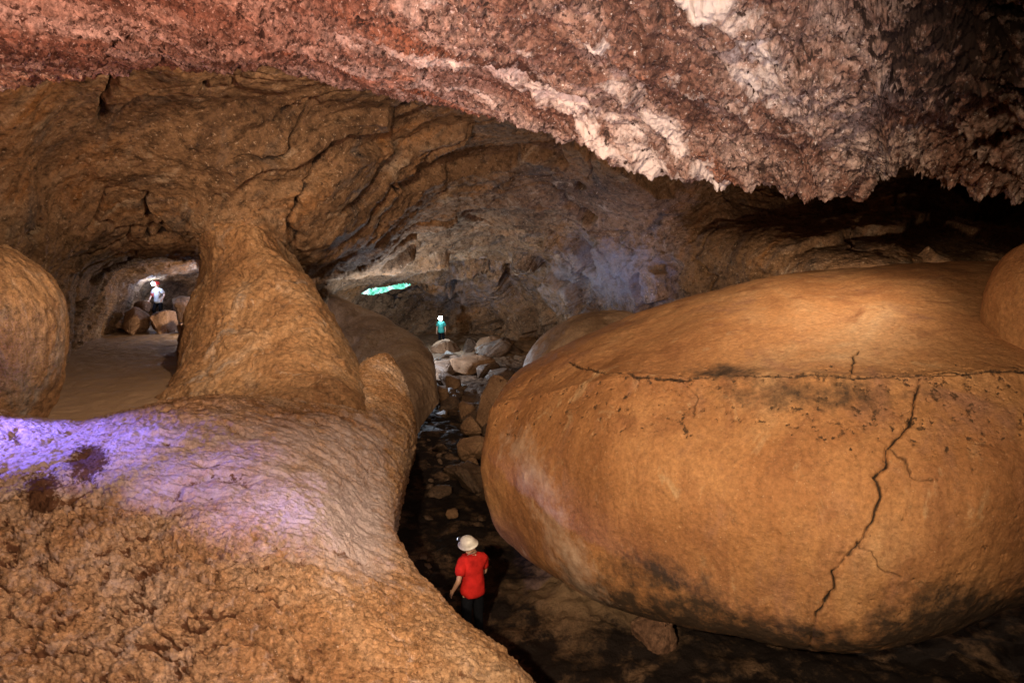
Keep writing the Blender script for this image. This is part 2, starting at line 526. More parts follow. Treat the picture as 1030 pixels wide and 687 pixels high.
# ------------------------------------------------------------------ rounded rock masses
def ellipsoid(name, mat, c, ax, rot=(0, 0, 0), n=200, amp=.08, fq=.9, fine=.02, seed=0, power=2.0):
    th = np.linspace(0.001, math.pi - .001, n)
    ph = np.linspace(0, 2 * math.pi, 2 * n, endpoint=False)
    T, Ph = np.meshgrid(th, ph, indexing='ij')
    S = np.stack([np.sin(T) * np.cos(Ph), np.sin(T) * np.sin(Ph), np.cos(T)], -1)
    L = (np.abs(S) ** power).sum(-1) ** (1 / power)
    S = S / L[..., None]
    rm = np.array(__import__('mathutils').Euler(rot).to_matrix())
    V = (S * np.array(ax)) @ rm.T + np.array(c)
    nn = S / np.linalg.norm(S, axis=-1, keepdims=True)
    nn = (nn / np.array(ax)) @ rm.T
    nn /= np.linalg.norm(nn, axis=-1, keepdims=True)
    d = amp * fbm(V, fq, 4, seed=seed) + fine * fbm(axes(V, (0, 0, 1), .5, 1), 5, 4, gain=.6, seed=seed + 3)
    # close the seams exactly at the poles
    d[0] = d[0].mean()
    d[-1] = d[-1].mean()
    return sheet(name, V + nn * d[..., None], mat, wrap=True)


o = ellipsoid('boulder', M['pillar'], P(-50, 350, 12.2), (1.75, 1.6, 2.05), (0, R(14), 0), 260, .16, .7, .06, 120, 2.4)
tag(o, 'rounded tan boulder cut by the edge of the photo, beside the alcove', 'boulder')
o = ellipsoid('boulder', M['flow'], P(1078, 318, 9.4), (1.08, .9, 1.2), (0, R(-8), 0), 200, .07, .9, .012, 140, 2.2)
for a in ('grime', 'pale', 'dirt'):
    pass
tag(o, 'smooth reddish rounded rock resting on top of the great orange bulge', 'boulder')
V = net([
    [(345, 315, 36), (385, 330, 33), (410, 345, 30), (428, 362, 28), (436, 385, 27), (437, 425, 26)],
    [(333, 296, 32), (378, 316, 29.5), (406, 332, 27.5), (427, 349, 26), (438, 368, 25), (442, 400, 24.5)],
    [(330, 318, 30), (360, 340, 27), (390, 355, 25), (413, 370, 23.5), (425, 390, 23), (428, 425, 22.5)],
    [(325, 345, 28.5), (350, 370, 25), (375, 385, 23), (400, 400, 22), (412, 415, 21.5), (415, 445, 21)],
    [(320, 380, 27.5), (345, 400, 24), (370, 420, 22), (395, 430, 21), (405, 450, 20.8), (408, 480, 20.5)]], 260, 320)
N = facing(V)
d = .22 * fbm(V, .4, 4, seed=160) + .09 * fbm(axes(warp(V, .5, .4, 162), (.8, -.6, -.6), .25, 1.6), 1.0, 4, seed=163) + .04 * fbm(V, 3, 4, gain=.6, seed=164)
o = sheet('flowstone_ridge', V + N * d[..., None], M['lobe'])
tag(o, 'smooth grey brown flowstone ridge sloping down below the green light slit', 'rock')
o = ellipsoid('flowstone_lobe', M['lobe'], P(606, 392, 21), (2.65, 3.0, 2.45), (0, R(-12), 0), 200, .16, .5, .04, 180, 2.1)
tag(o, 'smooth grey brown flowstone lobe showing behind the tip of the orange bulge', 'rock')

# ------------------------------------------------------------------ far vault: wall and ceiling of the big chamber
vu = [-420, -250, -100, 0, 60, 130, 200, 270, 340, 420, 500, 580, 660, 740, 820, 900, 980, 1060, 1200, 1400]
vr = [-60, 0, 60, 110, 160, 205, 245, 275, 305, 335, 375]
dep = [
    [10, 10.5, 11, 11, 11, 11.5, 12, 12, 12.5, 13, 13, 13, 13, 14, 14, 14, 14, 14, 14, 14],
    [11, 11.3, 11.5, 11.5, 12, 12.5, 13, 13, 13.5, 14, 14, 14, 14, 18, 18, 18, 18, 18, 17, 16],
    [11.5, 12, 12.3, 12.5, 13.5, 14, 14.5, 15, 15.5, 16.5, 17, 17, 17, 22, 24, 24, 24, 24, 21, 19],
    [11.8, 12.3, 12.8, 13.5, 15, 16, 16.5, 17.5, 18.5, 20, 21, 21, 20, 26, 28, 28, 28, 27, 24, 21],
    [12, 12.5, 13.4, 14.5, 16.1, 17.0, 17.5, 18.0, 19.6, 23, 25, 25, 23.5, 28, 30, 30, 30, 28, 25, 22],
    [12, 12.8, 13.8, 15, 17.0, 18.4, 18.8, 19.2, 21, 26, 29, 28, 25.5, 25, 27, 26, 28, 26, 24, 22],
    [12, 13, 14, 15.5, 18.0, 21.0, 21.0, 20.8, 24, 31, 33.5, 31, 26.5, 21.5, 19.5, 18.5, 20, 20, 19, 18],
    [12, 13, 14, 16, 19.3, 27.5, 30.5, 28.5, 34, 40, 39, 33, 26.5, 21, 18.2, 17, 17, 17, 17, 17],
    [12, 13, 14, 16.2, 20, 30, 33, 32, 38, 43, 42, 34.5, 27, 21, 18, 17, 16.8, 17, 17, 17],
    [12, 13, 14, 16.4, 20.5, 32, 34.5, 34, 40, 43.5, 43, 36, 28, 21.5, 18, 17, 16.8, 17, 17, 17],
    [12, 13, 14, 16.4, 21, 33, 35, 36, 41, 44, 44, 37, 29, 22, 18.5, 17.2, 17, 17, 17, 17],
]
for r in range(5, 11):
    for c in range(13, 20):
        dep[r][c] += 3.2
    dep[r][12] += .8
V = net([[(u, v, dep[r][c]) for c, u in enumerate(vu)] for r, v in enumerate(vr)], 620, 1250)
N = facing(V)
uu, vv = project(V)
far = np.linalg.norm(V - EYE, axis=-1)
s = far / 22.0
W = warp(V, .25, .9, 200)
W = warp(V, .14, 1.6, 205)
W = warp(W, .6, .35, 207)
layA = axes(W, (1, .3, 1.5), .30, 1.0)                       # steep joints on the near wall
layB = axes(W, (1, .2, .5), .32, 1.0)                        # bedding rising to the right
wa = sstep(uu, 300, 180)
wc = sstep(uu, 520, 620)
rA = fbm(layA, .40, 5, gain=.55, seed=210, mode='r')
rB = fbm(layB, .42, 5, gain=.55, seed=213, mode='r')
ridg = wa * rA + (1 - wa) * rB
mask = .35 + .65 * sstep(fbm(V, .13, 3, seed=222), -.15, .25)
d = s * (.60 * fbm(V, .16, 3, seed=220) + .34 * mask * ridg + .20 * fbm(W, .8, 5, gain=.58, seed=225) + .07 * fbm(V, 3.0, 4, gain=.62, seed=228))
crev = wa * sstep(np.abs(fbm(layA, .30, 4, seed=240)), .040, .0) + (1 - wa) * sstep(np.abs(fbm(layB, .30, 4, seed=243)), .040, .0) * mask
ledge = fbm(layB, .22, 3, seed=246)
d = d + s * .55 * (sstep(ledge, .02, .055) - .5) * (1 - wa) * sstep(vv, 60, 120)
d = d - s * .34 * crev
rw = sstep(uu, 640, 720) * sstep(vv, 215, 240)
d = d * (1 - .45 * rw)
# slot open to the daylight
sl = np.array([(362, 296), (372, 290), (384, 289), (396, 287), (409, 284), (416, 286), (404, 291), (394, 291), (388, 294), (374, 297)], float)


def inside(u, v, poly):
    r = np.zeros(u.shape, bool)
    k = len(poly)
    for i in range(k):
        (x1, y1), (x2, y2) = poly[i], poly[(i + 1) % k]
        c = ((y1 > v) != (y2 > v)) & (u < (x2 - x1) * (v - y1) / (y2 - y1 + 1e-9) + x1)
        r ^= c
    return r


near_slot = np.exp(-((uu - 390) / 50) ** 2 - ((vv - 290) / 16) ** 2)
d = d * (1 - .8 * near_slot)
V2 = V + N * d[..., None]
V_vault = V2
u2, v2 = project(V2)
hole = inside(u2, v2, sl)
n, m = hole.shape
fc = grid_faces(n, m)
hf = hole.ravel()[fc].sum(1) >= 3
pit = crev * .7 + .45 * sstep(-ridg, .05, .4)  # cracks and hollows darkened in the colour to deepen their shade
grey = .75 * np.exp(-((uu - 610) / 60) ** 2 - ((vv - 272) / 40) ** 2) + .45 * np.exp(-((uu - 470) / 60) ** 2 - ((vv - 290) / 30) ** 2)
# ------------------------------------------------------------------ ochre column between alcove and passage
col_rows = [
    [(180, 150, 23), (198, 148, 22), (230, 146, 21.8), (266, 148, 22), (290, 160, 23.5)],
    [(178, 198, 23), (194, 196, 21.2), (232, 194, 20.6), (268, 196, 21.2), (292, 206, 23.5)],
    [(180, 232, 24), (196, 230, 20.0), (234, 228, 19.0), (268, 228, 19.7), (290, 240, 24)],
    [(200, 270, 26), (206, 268, 19.9), (240, 265, 18.0), (284, 256, 18.7), (304, 272, 24)],
    [(190, 312, 25), (194, 312, 19), (245, 310, 16.6), (312, 302, 17.3), (325, 318, 22)],
    [(184, 350, 23), (186, 352, 17.5), (245, 355, 15.2), (338, 346, 15.7), (352, 362, 20)],
    [(172, 395, 20), (172, 393, 16), (245, 395, 13.8), (350, 390, 14.1), (380, 396, 18)],
    [(140, 432, 17), (145, 428, 14.8), (240, 430, 12.6), (362, 440, 12.9), (392, 450, 16)],
    [(120, 480, 16), (130, 470, 14.0), (240, 470, 11.6), (365, 480, 12.0), (395, 490, 15)],
]
V = net(col_rows, 620, 480)
N = facing(V)
uu, vv = project(V)
W = warp(V, .7, .3)
d = .34 * fbm(V, .32, 3, seed=81) + .20 * fbm(W, .9, 5, gain=.55, seed=82) + .08 * fbm(axes(W, (0, 0, 1), .4, 2.2), 1.0, 4, seed=83) + .05 * fbm(V, 4, 4, gain=.6, seed=84)
d = d + .35 * (1 - sstep(vv, 110, 200)) * fbm(axes(W, (1, .3, 1.2), .3, 1.0), .6, 5, seed=88, mode='r')
d = d - .10 * sstep(fbm(axes(W, (.5, 0, -.8), .25, 1.0), 1.0, 3, seed=86, mode='r'), .7, .95)
VP = V + N * d[..., None]
# the foot of the vault and the head of the column grow into each other (smooth union along the depth)
dm = np.full((90, 160), 1e9)
dd_ = (V_vault - EYE) @ FWD
iu = ((u2 + 200) / 6).astype(int)
iv = ((v2 + 60) / 5).astype(int)
ok = (iu >= 0) & (iu < 160) & (iv >= 0) & (iv < 90)
sm_ = np.zeros((90, 160))
ct_ = np.zeros((90, 160))
np.add.at(sm_, (iv[ok], iu[ok]), dd_[ok])
np.add.at(ct_, (iv[ok], iu[ok]), 1)
dm = np.where(ct_ > 0, sm_ / np.maximum(ct_, 1), np.nan)
for _ in range(6):
    nb = np.nanmean(np.stack([np.roll(dm, 1, 0), np.roll(dm, -1, 0), np.roll(dm, 1, 1), np.roll(dm, -1, 1), dm]), 0)
    dm = np.where(np.isnan(dm), nb, dm)
dm = np.nan_to_num(dm, nan=25.0)
for _ in range(2):
    dm = .2 * (np.roll(dm, 1, 0) + np.roll(dm, -1, 0) + np.roll(dm, 1, 1) + np.roll(dm, -1, 1) + dm)
pu, pv = project(VP)
fx_ = np.clip((pu + 200) / 6 - .5, 0, 158.99)
fy_ = np.clip((pv + 60) / 5 - .5, 0, 88.99)
i0, j0 = fy_.astype(int), fx_.astype(int)
ty, tx = fy_ - i0, fx_ - j0
dD = (dm[i0, j0] * (1 - ty) * (1 - tx) + dm[i0 + 1, j0] * ty * (1 - tx) + dm[i0, j0 + 1] * (1 - ty) * tx + dm[i0 + 1, j0 + 1] * ty * tx)
dp = (VP - EYE) @ FWD
kk = 1.0
dmp = np.full((90, 160), 99.0)
ju = np.floor((pu + 200) / 6).astype(int)
jv = np.floor((pv + 60) / 5).astype(int)
ok = (ju >= 0) & (ju < 160) & (jv >= 0) & (jv < 90)
np.minimum.at(dmp, (jv[ok], ju[ok]), dp[ok])


def union(p, q):
    return np.minimum(p, q) - kk * np.log1p(np.exp(-np.abs(p - q) / kk)) * .8


wv = sstep(vv, 275, 235)
newd = dp * (1 - wv) + (union(dp, dD) + .5 * sstep(dp - dD, -.1, 1.2)) * wv
VP = EYE + (VP - EYE) * (newd / dp)[..., None]
gx_ = np.clip((u2 + 200) / 6 - .5, 0, 158.99)
gy_ = np.clip((v2 + 60) / 5 - .5, 0, 88.99)
i1, j1 = gy_.astype(int), gx_.astype(int)
qy, qx = gy_ - i1, gx_ - j1
pd = (dmp[i1, j1] * (1 - qy) * (1 - qx) + dmp[i1 + 1, j1] * qy * (1 - qx) + dmp[i1, j1 + 1] * (1 - qy) * qx + dmp[i1 + 1, j1 + 1] * qy * qx)
wd = sstep(v2, 275, 235) * (u2 > 120) * (u2 < 340) * (pd < 40)
newD = dd_ * (1 - wd) + (union(dd_, pd) + .5 * sstep(dd_ - pd, -.1, 1.2)) * wd
V2 = EYE + (V2 - EYE) * (newD / dd_)[..., None]
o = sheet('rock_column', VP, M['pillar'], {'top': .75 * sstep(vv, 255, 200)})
tag(o, 'tall ochre rock column flaring upward beside the lit alcove', 'rock column')


o = raw_mesh('cave_wall', V2.reshape(-1, 3), fc[~hf], M['vault'], {'pit': pit, 'grey': grey})
tag(o, 'brown layered rock walls and vault of the far chamber', kind='structure')
# the daylight beyond the slot
msky, nt, bs = new_mat('green_daylight')
b = NB(nt)
em = b.n('ShaderNodeEmission')
c = b.ramp(b.noise(1.4, 5, .6), [(.38, (.03, .32, .18)), (.48, (.20, .80, .58)), (.58, (.75, 1.0, .95))])
b.l(c, em.inputs[0])
em.inputs[1].default_value = 1.5
b.l(em.outputs[0], nt.nodes['Material Output'].inputs[0])
cs = [P(335, 270, 47.5), P(440, 270, 47.5), P(440, 315, 47.5), P(335, 315, 47.5)]
sv = net([[(335 + 105 * i / 5, 262 + 55 * j / 3, 47.5 + .4 * math.sin(i + j)) for i in range(6)] for j in range(4)], 24, 40)
tag(sheet('sky', sv, msky), 'green daylight seen through the slit in the far wall', kind='structure')

# ------------------------------------------------------------------ crusted ceiling in front
LU = [-420, -200, -60, 0, 80, 160, 240, 310, 380, 450, 520, 600, 680, 750, 815, 850, 890, 950, 1030, 1150, 1350, 1600]
LV = [95, 88, 84, 82, 73, 66, 66, 76, 97, 113, 135, 165, 188, 193, 190, 192, 168, 172, 190, 215, 230, 240]
LV = [v_ - float(np.interp(u_, [0, 300, 500, 700, 900], [15, 9, 18, 25, 16])) for u_, v_ in zip(LU, LV)]
ld = np.interp(LU, [-420, 0, 160, 450, 750, 1030, 1600], [8.5, 9, 9.2, 9.2, 8.4, 7.4, 7.5])
rows = []
rows.append([(W_, (u - 515) / 671 * 6.0, -5.0, 8.6 - .3 * math.sin(u / 300)) for u in LU])
rows.append([(W_, (u - 515) / 671 * 5.0, -1.0, 8.4 - .3 * math.sin(u / 260)) for u in LU])
rows.append([P(u, -190, 3.8) for u in LU])
rows.append([P(u, -60, np.interp(u, [0, 515, 1030], [5.4, 4.9, 4.4])) for u in LU])
rows.append([P(u, lv * .35, l * .70) for u, lv, l in zip(LU, LV, ld)])
rows.append([P(u, lv * .72, l * .88) for u, lv, l in zip(LU, LV, ld)])
rows.append([P(u, lv - 3, l) for u, lv, l in zip(LU, LV, ld)])
rows.append([P(u, lv - 22, l + .9) for u, lv, l in zip(LU, LV, ld)])
rows.append([P(u, lv - 110, l + 2.2) for u, lv, l in zip(LU, LV, ld)])
rows.append([P(u, lv - 260, l + 3.5) for u, lv, l in zip(LU, LV, ld)])
rows = [[(W_, *q) if not (isinstance(q, tuple) and q[0] == W_) else q for q in r] for r in rows]
V = net(rows, 760, 1250)
N = facing(V)
if N[400, 600, 2] > 0:
    N = -N
uu, vv = project(V)
lvu = np.interp(uu, LU, LV)
nearlip = np.exp(-((vv - lvu) / 26) ** 2)
W = warp(V, 1.1, .22, 300)
big = .28 * fbm(V, .45, 3, seed=310)
st = axes(W, (1, .93, -.32), .34, 1.25)
ridg = fbm(st, 1.0, 5, gain=.55, seed=315, mode='r')
b1 = fbm(axes(W, (1, .93, -.32), .6, 1.1), 3.4, 5, gain=.6, seed=320, mode='b')
b2 = fbm(W, 13.0, 3, gain=.62, seed=325, mode='b')
rightbig = 1 + .9 * sstep(uu, 780, 950)
corner_dim = sstep(uu, 830, 930) * (1 - sstep(vv, 60, 130))  # upper right corner dimmed in the colour, standing in for light falloff
d = big + .24 * ridg + (.125 * rightbig) * b1 + .038 * b2 + .010 * fbm(V, 20, 2, seed=330)
d = d - .30 * sstep(-fbm(W, .9, 4, gain=.6, seed=335), .25, .6) * (.3 + sstep(uu, 750, 950))
V2 = V + N * d[..., None]
# little hanging teeth along the broken lip
teeth = np.clip(fbm(V * np.array([1, 1, .3]), 4.5, 4, gain=.6, seed=340), 0, 1) + .9 * np.clip(fbm(V * np.array([1, 1, .15]), 1.3, 3, seed=343) - .1, 0, 1)
V2[..., 2] -= nearlip * teeth * np.interp(uu, [0, 500, 700, 1030], [.16, .18, .26, .42]) * .9
pit = .62 * sstep(-b1, .06, .36) + .34 * sstep(-ridg, .0, .4) + .30 * sstep(-b2, .15, .4) + .55 * corner_dim
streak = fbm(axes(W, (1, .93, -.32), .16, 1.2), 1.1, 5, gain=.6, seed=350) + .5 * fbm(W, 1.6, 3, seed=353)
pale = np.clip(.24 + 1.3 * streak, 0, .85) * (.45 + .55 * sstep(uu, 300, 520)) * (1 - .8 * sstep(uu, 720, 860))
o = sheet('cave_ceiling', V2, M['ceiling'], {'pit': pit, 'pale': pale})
tag(o, 'pink and grey crusted overhanging cave ceiling with a ragged lower edge', kind='structure')

# ------------------------------------------------------------------ floor
xs = np.concatenate([np.linspace(-45, -22, 60, endpoint=False), np.linspace(-22, 10, 620, endpoint=False), np.linspace(10, 30, 120)])
ys = np.concatenate([np.linspace(-6, 6, 40, endpoint=False), np.linspace(6, 26, 420, endpoint=False), np.linspace(26, 52, 300)])
Y, X = np.meshgrid(ys, xs, indexing='ij')
fl = np.stack([X, Y, np.zeros_like(X)], -1)
shelf = 2.55 * sstep(-.30 * Y - X, -.3, 2.0) * sstep(Y, 11.5, 13)
uu_, _ = project(fl + np.array([0, 0, .01]))
rough = .16 * fbm(fl, .5, 4, seed=400) + .14 * fbm(warp(fl, .8, .3, 410), 1.3, 5, gain=.55, seed=405, mode='b') + .03 * fbm(fl, 5, 3, seed=408)
damp = sstep(shelf, 1.6, 2.4)
z = shelf + rough * (1 - .72 * damp)
# brown lumpy bank under the bulge
bank = np.exp(-((X - 1.5) / 1.2) ** 2 - ((Y - 10.9) / 1.0) ** 2)
z = z + bank * (.36 + .25 * fbm(fl, 1.8, 4, seed=415, mode='b'))
# rubble rising to the ledge of the far chamber
z = z + .35 * sstep(Y, 30, 38)
fl[..., 2] = z
sand = np.clip(damp * .85 + bank * .55 + .75 * sstep(Y, 33, 38) * (1 - damp), 0, 1)
wet_shade = (1 - damp) * (1 - bank) * (1 - sstep(Y, 22, 30)) * .62  # damp floor, blackened further in colour to imitate the unlit passage
o = sheet('cave_floor', fl, M['floor'], {'sand': sand, 'wet_shade': wet_shade}, origin=np.zeros(3))
tag(o, 'dark damp cave floor with a pale level shelf in the alcove', kind='structure')
from mathutils.bvhtree import BVHTree


def ground(x, y):
    i = np.clip(np.searchsorted(ys, y), 0, len(ys) - 1)
    j = np.clip(np.searchsorted(xs, x), 0, len(xs) - 1)
    return float(z[i, j])


# ------------------------------------------------------------------ loose boulders
def boulder(name, c, ax, seed, rot=None, facets=14, mat=None, rough=.05, cuts=5, bev=.10):
    """an angular block: hull of scattered corners, worn edges, rough faces"""
    r = np.random.default_rng(seed)
    q = r.uniform(-1, 1, (facets, 3))
    q = q / (np.abs(q) ** 3).sum(1)[:, None] ** (1 / 3) * r.uniform(.82, 1.05, (facets, 1))
    bm = bmesh.new()
    for p in q:
        bm.verts.new(p)
    res = bmesh.ops.convex_hull(bm, input=bm.verts)
    bmesh.ops.delete(bm, geom=[v for v in bm.verts if not v.link_faces], context='VERTS')
    bmesh.ops.dissolve_limit(bm, angle_limit=R(16), verts=bm.verts, edges=bm.edges)
    bmesh.ops.bevel(bm, geom=list(bm.edges), offset=bev, segments=2, affect='EDGES', clamp_overlap=True)
    bmesh.ops.triangulate(bm, faces=bm.faces)
    for _ in range(4):
        lim = 2.2 / (cuts * 2)
        le = [e for e in bm.edges if e.calc_length() > lim]
        if not le:
            break
        bmesh.ops.subdivide_edges(bm, edges=le, cuts=1)
        bmesh.ops.triangulate(bm, faces=bm.faces)
    bmesh.ops.recalc_face_normals(bm, faces=bm.faces)
    bm.normal_update()
    co = np.array([v.co[:] for v in bm.verts])
    no = np.array([v.normal[:] for v in bm.verts])
    fc = np.array([[v.index for v in f.verts] for f in bm.faces])
    bm.free()
    q = co + no * (rough * 1.6 * fbm(co + seed, 1.5, 4, seed=seed % 50) + rough * .8 * fbm(co + seed, 5, 3, gain=.6, seed=seed % 40))[:, None]
    e = __import__('mathutils').Euler(rot if rot is not None else tuple(r.uniform(-.4, .4, 2)) + (r.uniform(0, 6.28),))
    rm = np.array(e.to_matrix())
    q = (q * np.array(ax)) @ rm.T + np.array(c)
    return raw_mesh(name, q, fc, mat or M['boulder'])


def on_floor(u, v):
    """where the sight line through (u, v) meets the floor"""
    for dd in np.linspace(7, 46, 1600):
        p = P(u, v, dd)
        if p[2] <= ground(p[0], p[1]):
            return p, dd
    return P(u, v, 40), 40


def boulder_px(label, u0, v0, u1, v1, seed, group=None, dep=1.0, d=None, **kw):
    p, dd = on_floor((u0 + u1) / 2, v1 - 1)
    if d:
        dd = d
        p = P((u0 + u1) / 2, v1, d)
    w = (u1 - u0) / F * dd / 2
    h = (v1 - v0) / F * dd / 2
    cc = p + np.array([0, w * dep * .6, h * kw.pop('lift', .86)])
    o = boulder('boulder', cc, (w * 1.08, w * dep, h * 1.1), seed, **kw)
    return tag(o, label, 'boulder', group)


# rocks of the passage
G1 = 'boulders lying in the dark passage'
boulder_px('tall pale upright slab leaning in the passage beside the orange bulge', 477, 372, 516, 434, 501, G1, .7, rot=(R(-14), R(9), R(20)), facets=11)
boulder_px('flat brown boulder lying below the tall pale slab', 458, 440, 494, 468, 502, G1, .9)
boulder_px('small rounded boulder touching the foot of the flat brown boulder', 460, 462, 482, 482, 503, G1, .9)
boulder_px('tan wedge boulder between the mound and the tall pale slab', 452, 404, 481, 428, 504, G1, .8)
boulder_px('squat dark boulder between the tan wedge and the flat brown boulder', 462, 422, 490, 446, 505, G1, .9)
boulder_px('long low boulder just in front of the ledge with the teal caver', 452, 358, 500, 378, 506, G1, .9)
boulder_px('pale blocky boulder in front of the long low boulder', 436, 376, 466, 396, 507, G1, .9)
boulder_px('brown lump beside the foot of the grey brown lobe in the passage', 432, 388, 456, 408, 508, G1, .9)
boulder_px('shaded boulder wedged between the tall slab and the bulge', 500, 392, 526, 430, 509, G1, .9)
boulder_px('little pale stone on the dark floor beyond the red shirted caver', 447, 515, 462, 524, 510, G1, 1.0)
boulder_px('round brown boulder under the lower edge of the orange bulge', 636, 606, 684, 650, 511, None, .9, facets=30, rough=.10, bev=.25, mat=M['bank_rock'], lift=.2)
# rocks of the alcove
G2 = 'boulders piled in the alcove'
boulder_px('long low boulder at the dim end of the alcove pile', 78, 318, 128, 336, 521, G2, .8, facets=24, bev=.22, rough=.10)
boulder_px('large tan boulder in the middle of the alcove pile', 117, 310, 150, 337, 522, G2, .8, facets=24, bev=.22, rough=.10)
boulder_px('biggest pale angular boulder in front of the white shirted caver', 143, 311, 180, 337, 523, G2, .7, facets=18, bev=.16, rough=.08)
boulder_px('small boulder between the pale angular one and the column', 174, 324, 193, 337, 524, G2, .8, facets=24, bev=.22, rough=.10)
boulder_px('dark boulder leaning by the column behind the alcove pile', 172, 296, 198, 328, 525, G2, .8, facets=24, bev=.22, rough=.10, d=29.5)
boulder_px('small stone perched on top of the tan alcove boulder', 132, 302, 150, 316, 526, G2, .8, facets=24, bev=.22, rough=.10, d=28.5)
boulder_px('dark rounded boulder behind the tan alcove boulder', 98, 304, 128, 324, 527, G2, .8, facets=24, bev=.22, rough=.10, d=30)
# scattered stones
rr = random.Random(5)
spots = []
while len(spots) < 40:
    y = rr.uniform(15.5, 38)
    u = rr.uniform(430 + (6 if y < 22 else 0), 522)
    x = (u - 515) / 671 * y * 1.01
    sz = rr.uniform(.25, .85) * (.55 + y / 40)
    if any((x - a_) ** 2 + (y - b_) ** 2 < (.55 * (sz + c_)) ** 2 for a_, b_, c_ in spots):
        continue
    spots.append((x, y, sz))
for k, (x, y, s_) in enumerate(spots):
    o = boulder('rubble_rock', (x, y, ground(x, y) + s_ * .16), (s_ * rr.uniform(.9, 1.3), s_ * rr.uniform(.7, 1), s_ * rr.uniform(.35, .65)), 600 + k,
                facets=11, mat=M['boulder'] if rr.random() < .15 else M['floor_stone'], rough=.06)
    tag(o, 'angular brown slab in the rubble covering the floor of the passage', 'rock', 'slabs of the rubble on the passage floor')
for k in range(26):
    y = rr.uniform(11.5, 24)
    u = rr.uniform(415, 520)
    x = (u - 515) / 671 * y * 1.01
    s_ = rr.uniform(.05, .14)
    o = boulder('stone', (x, y, ground(x, y) + s_ * .1), (s_ * 1.2, s_, s_ * .7), 700 + k, facets=11, mat=M['floor_stone'], cuts=3)
    tag(o, 'small loose brown stone on the dark passage floor', 'stone', 'small stones strewn along the passage floor')


# ------------------------------------------------------------------ people
def skin(name, verts, edges, rad, mat, parent=None, sub=2, root=0):
    """one continuous skinned surface from joints"""
    me = bpy.data.meshes.new(name + '_cage')
    me.from_pydata([tuple(v) for v in verts], edges, [])
    me.update()
    o = bpy.data.objects.new(name, me)
    COL.objects.link(o)
    md = o.modifiers.new('s', 'SKIN')
    md.use_smooth_shade = True
    md.branch_smoothing = .3
    for i, r in enumerate(rad):
        sv = me.skin_vertices[0].data[i]
        sv.radius = r if isinstance(r, tuple) else (r, r)
        sv.use_root = (i == root)
    if sub:
        sd = o.modifiers.new('d', 'SUBSURF')
        sd.levels = sd.render_levels = sub
    dg = bpy.context.evaluated_depsgraph_get()
    nm = bpy.data.meshes.new_from_object(o.evaluated_get(dg))
    o.modifiers.clear()
    o.data = nm
    nm.materials.clear()
    nm.materials.append(mat)
    for p in nm.polygons:
        p.use_smooth = True
    if parent is not None:
        o.parent = parent
    return o


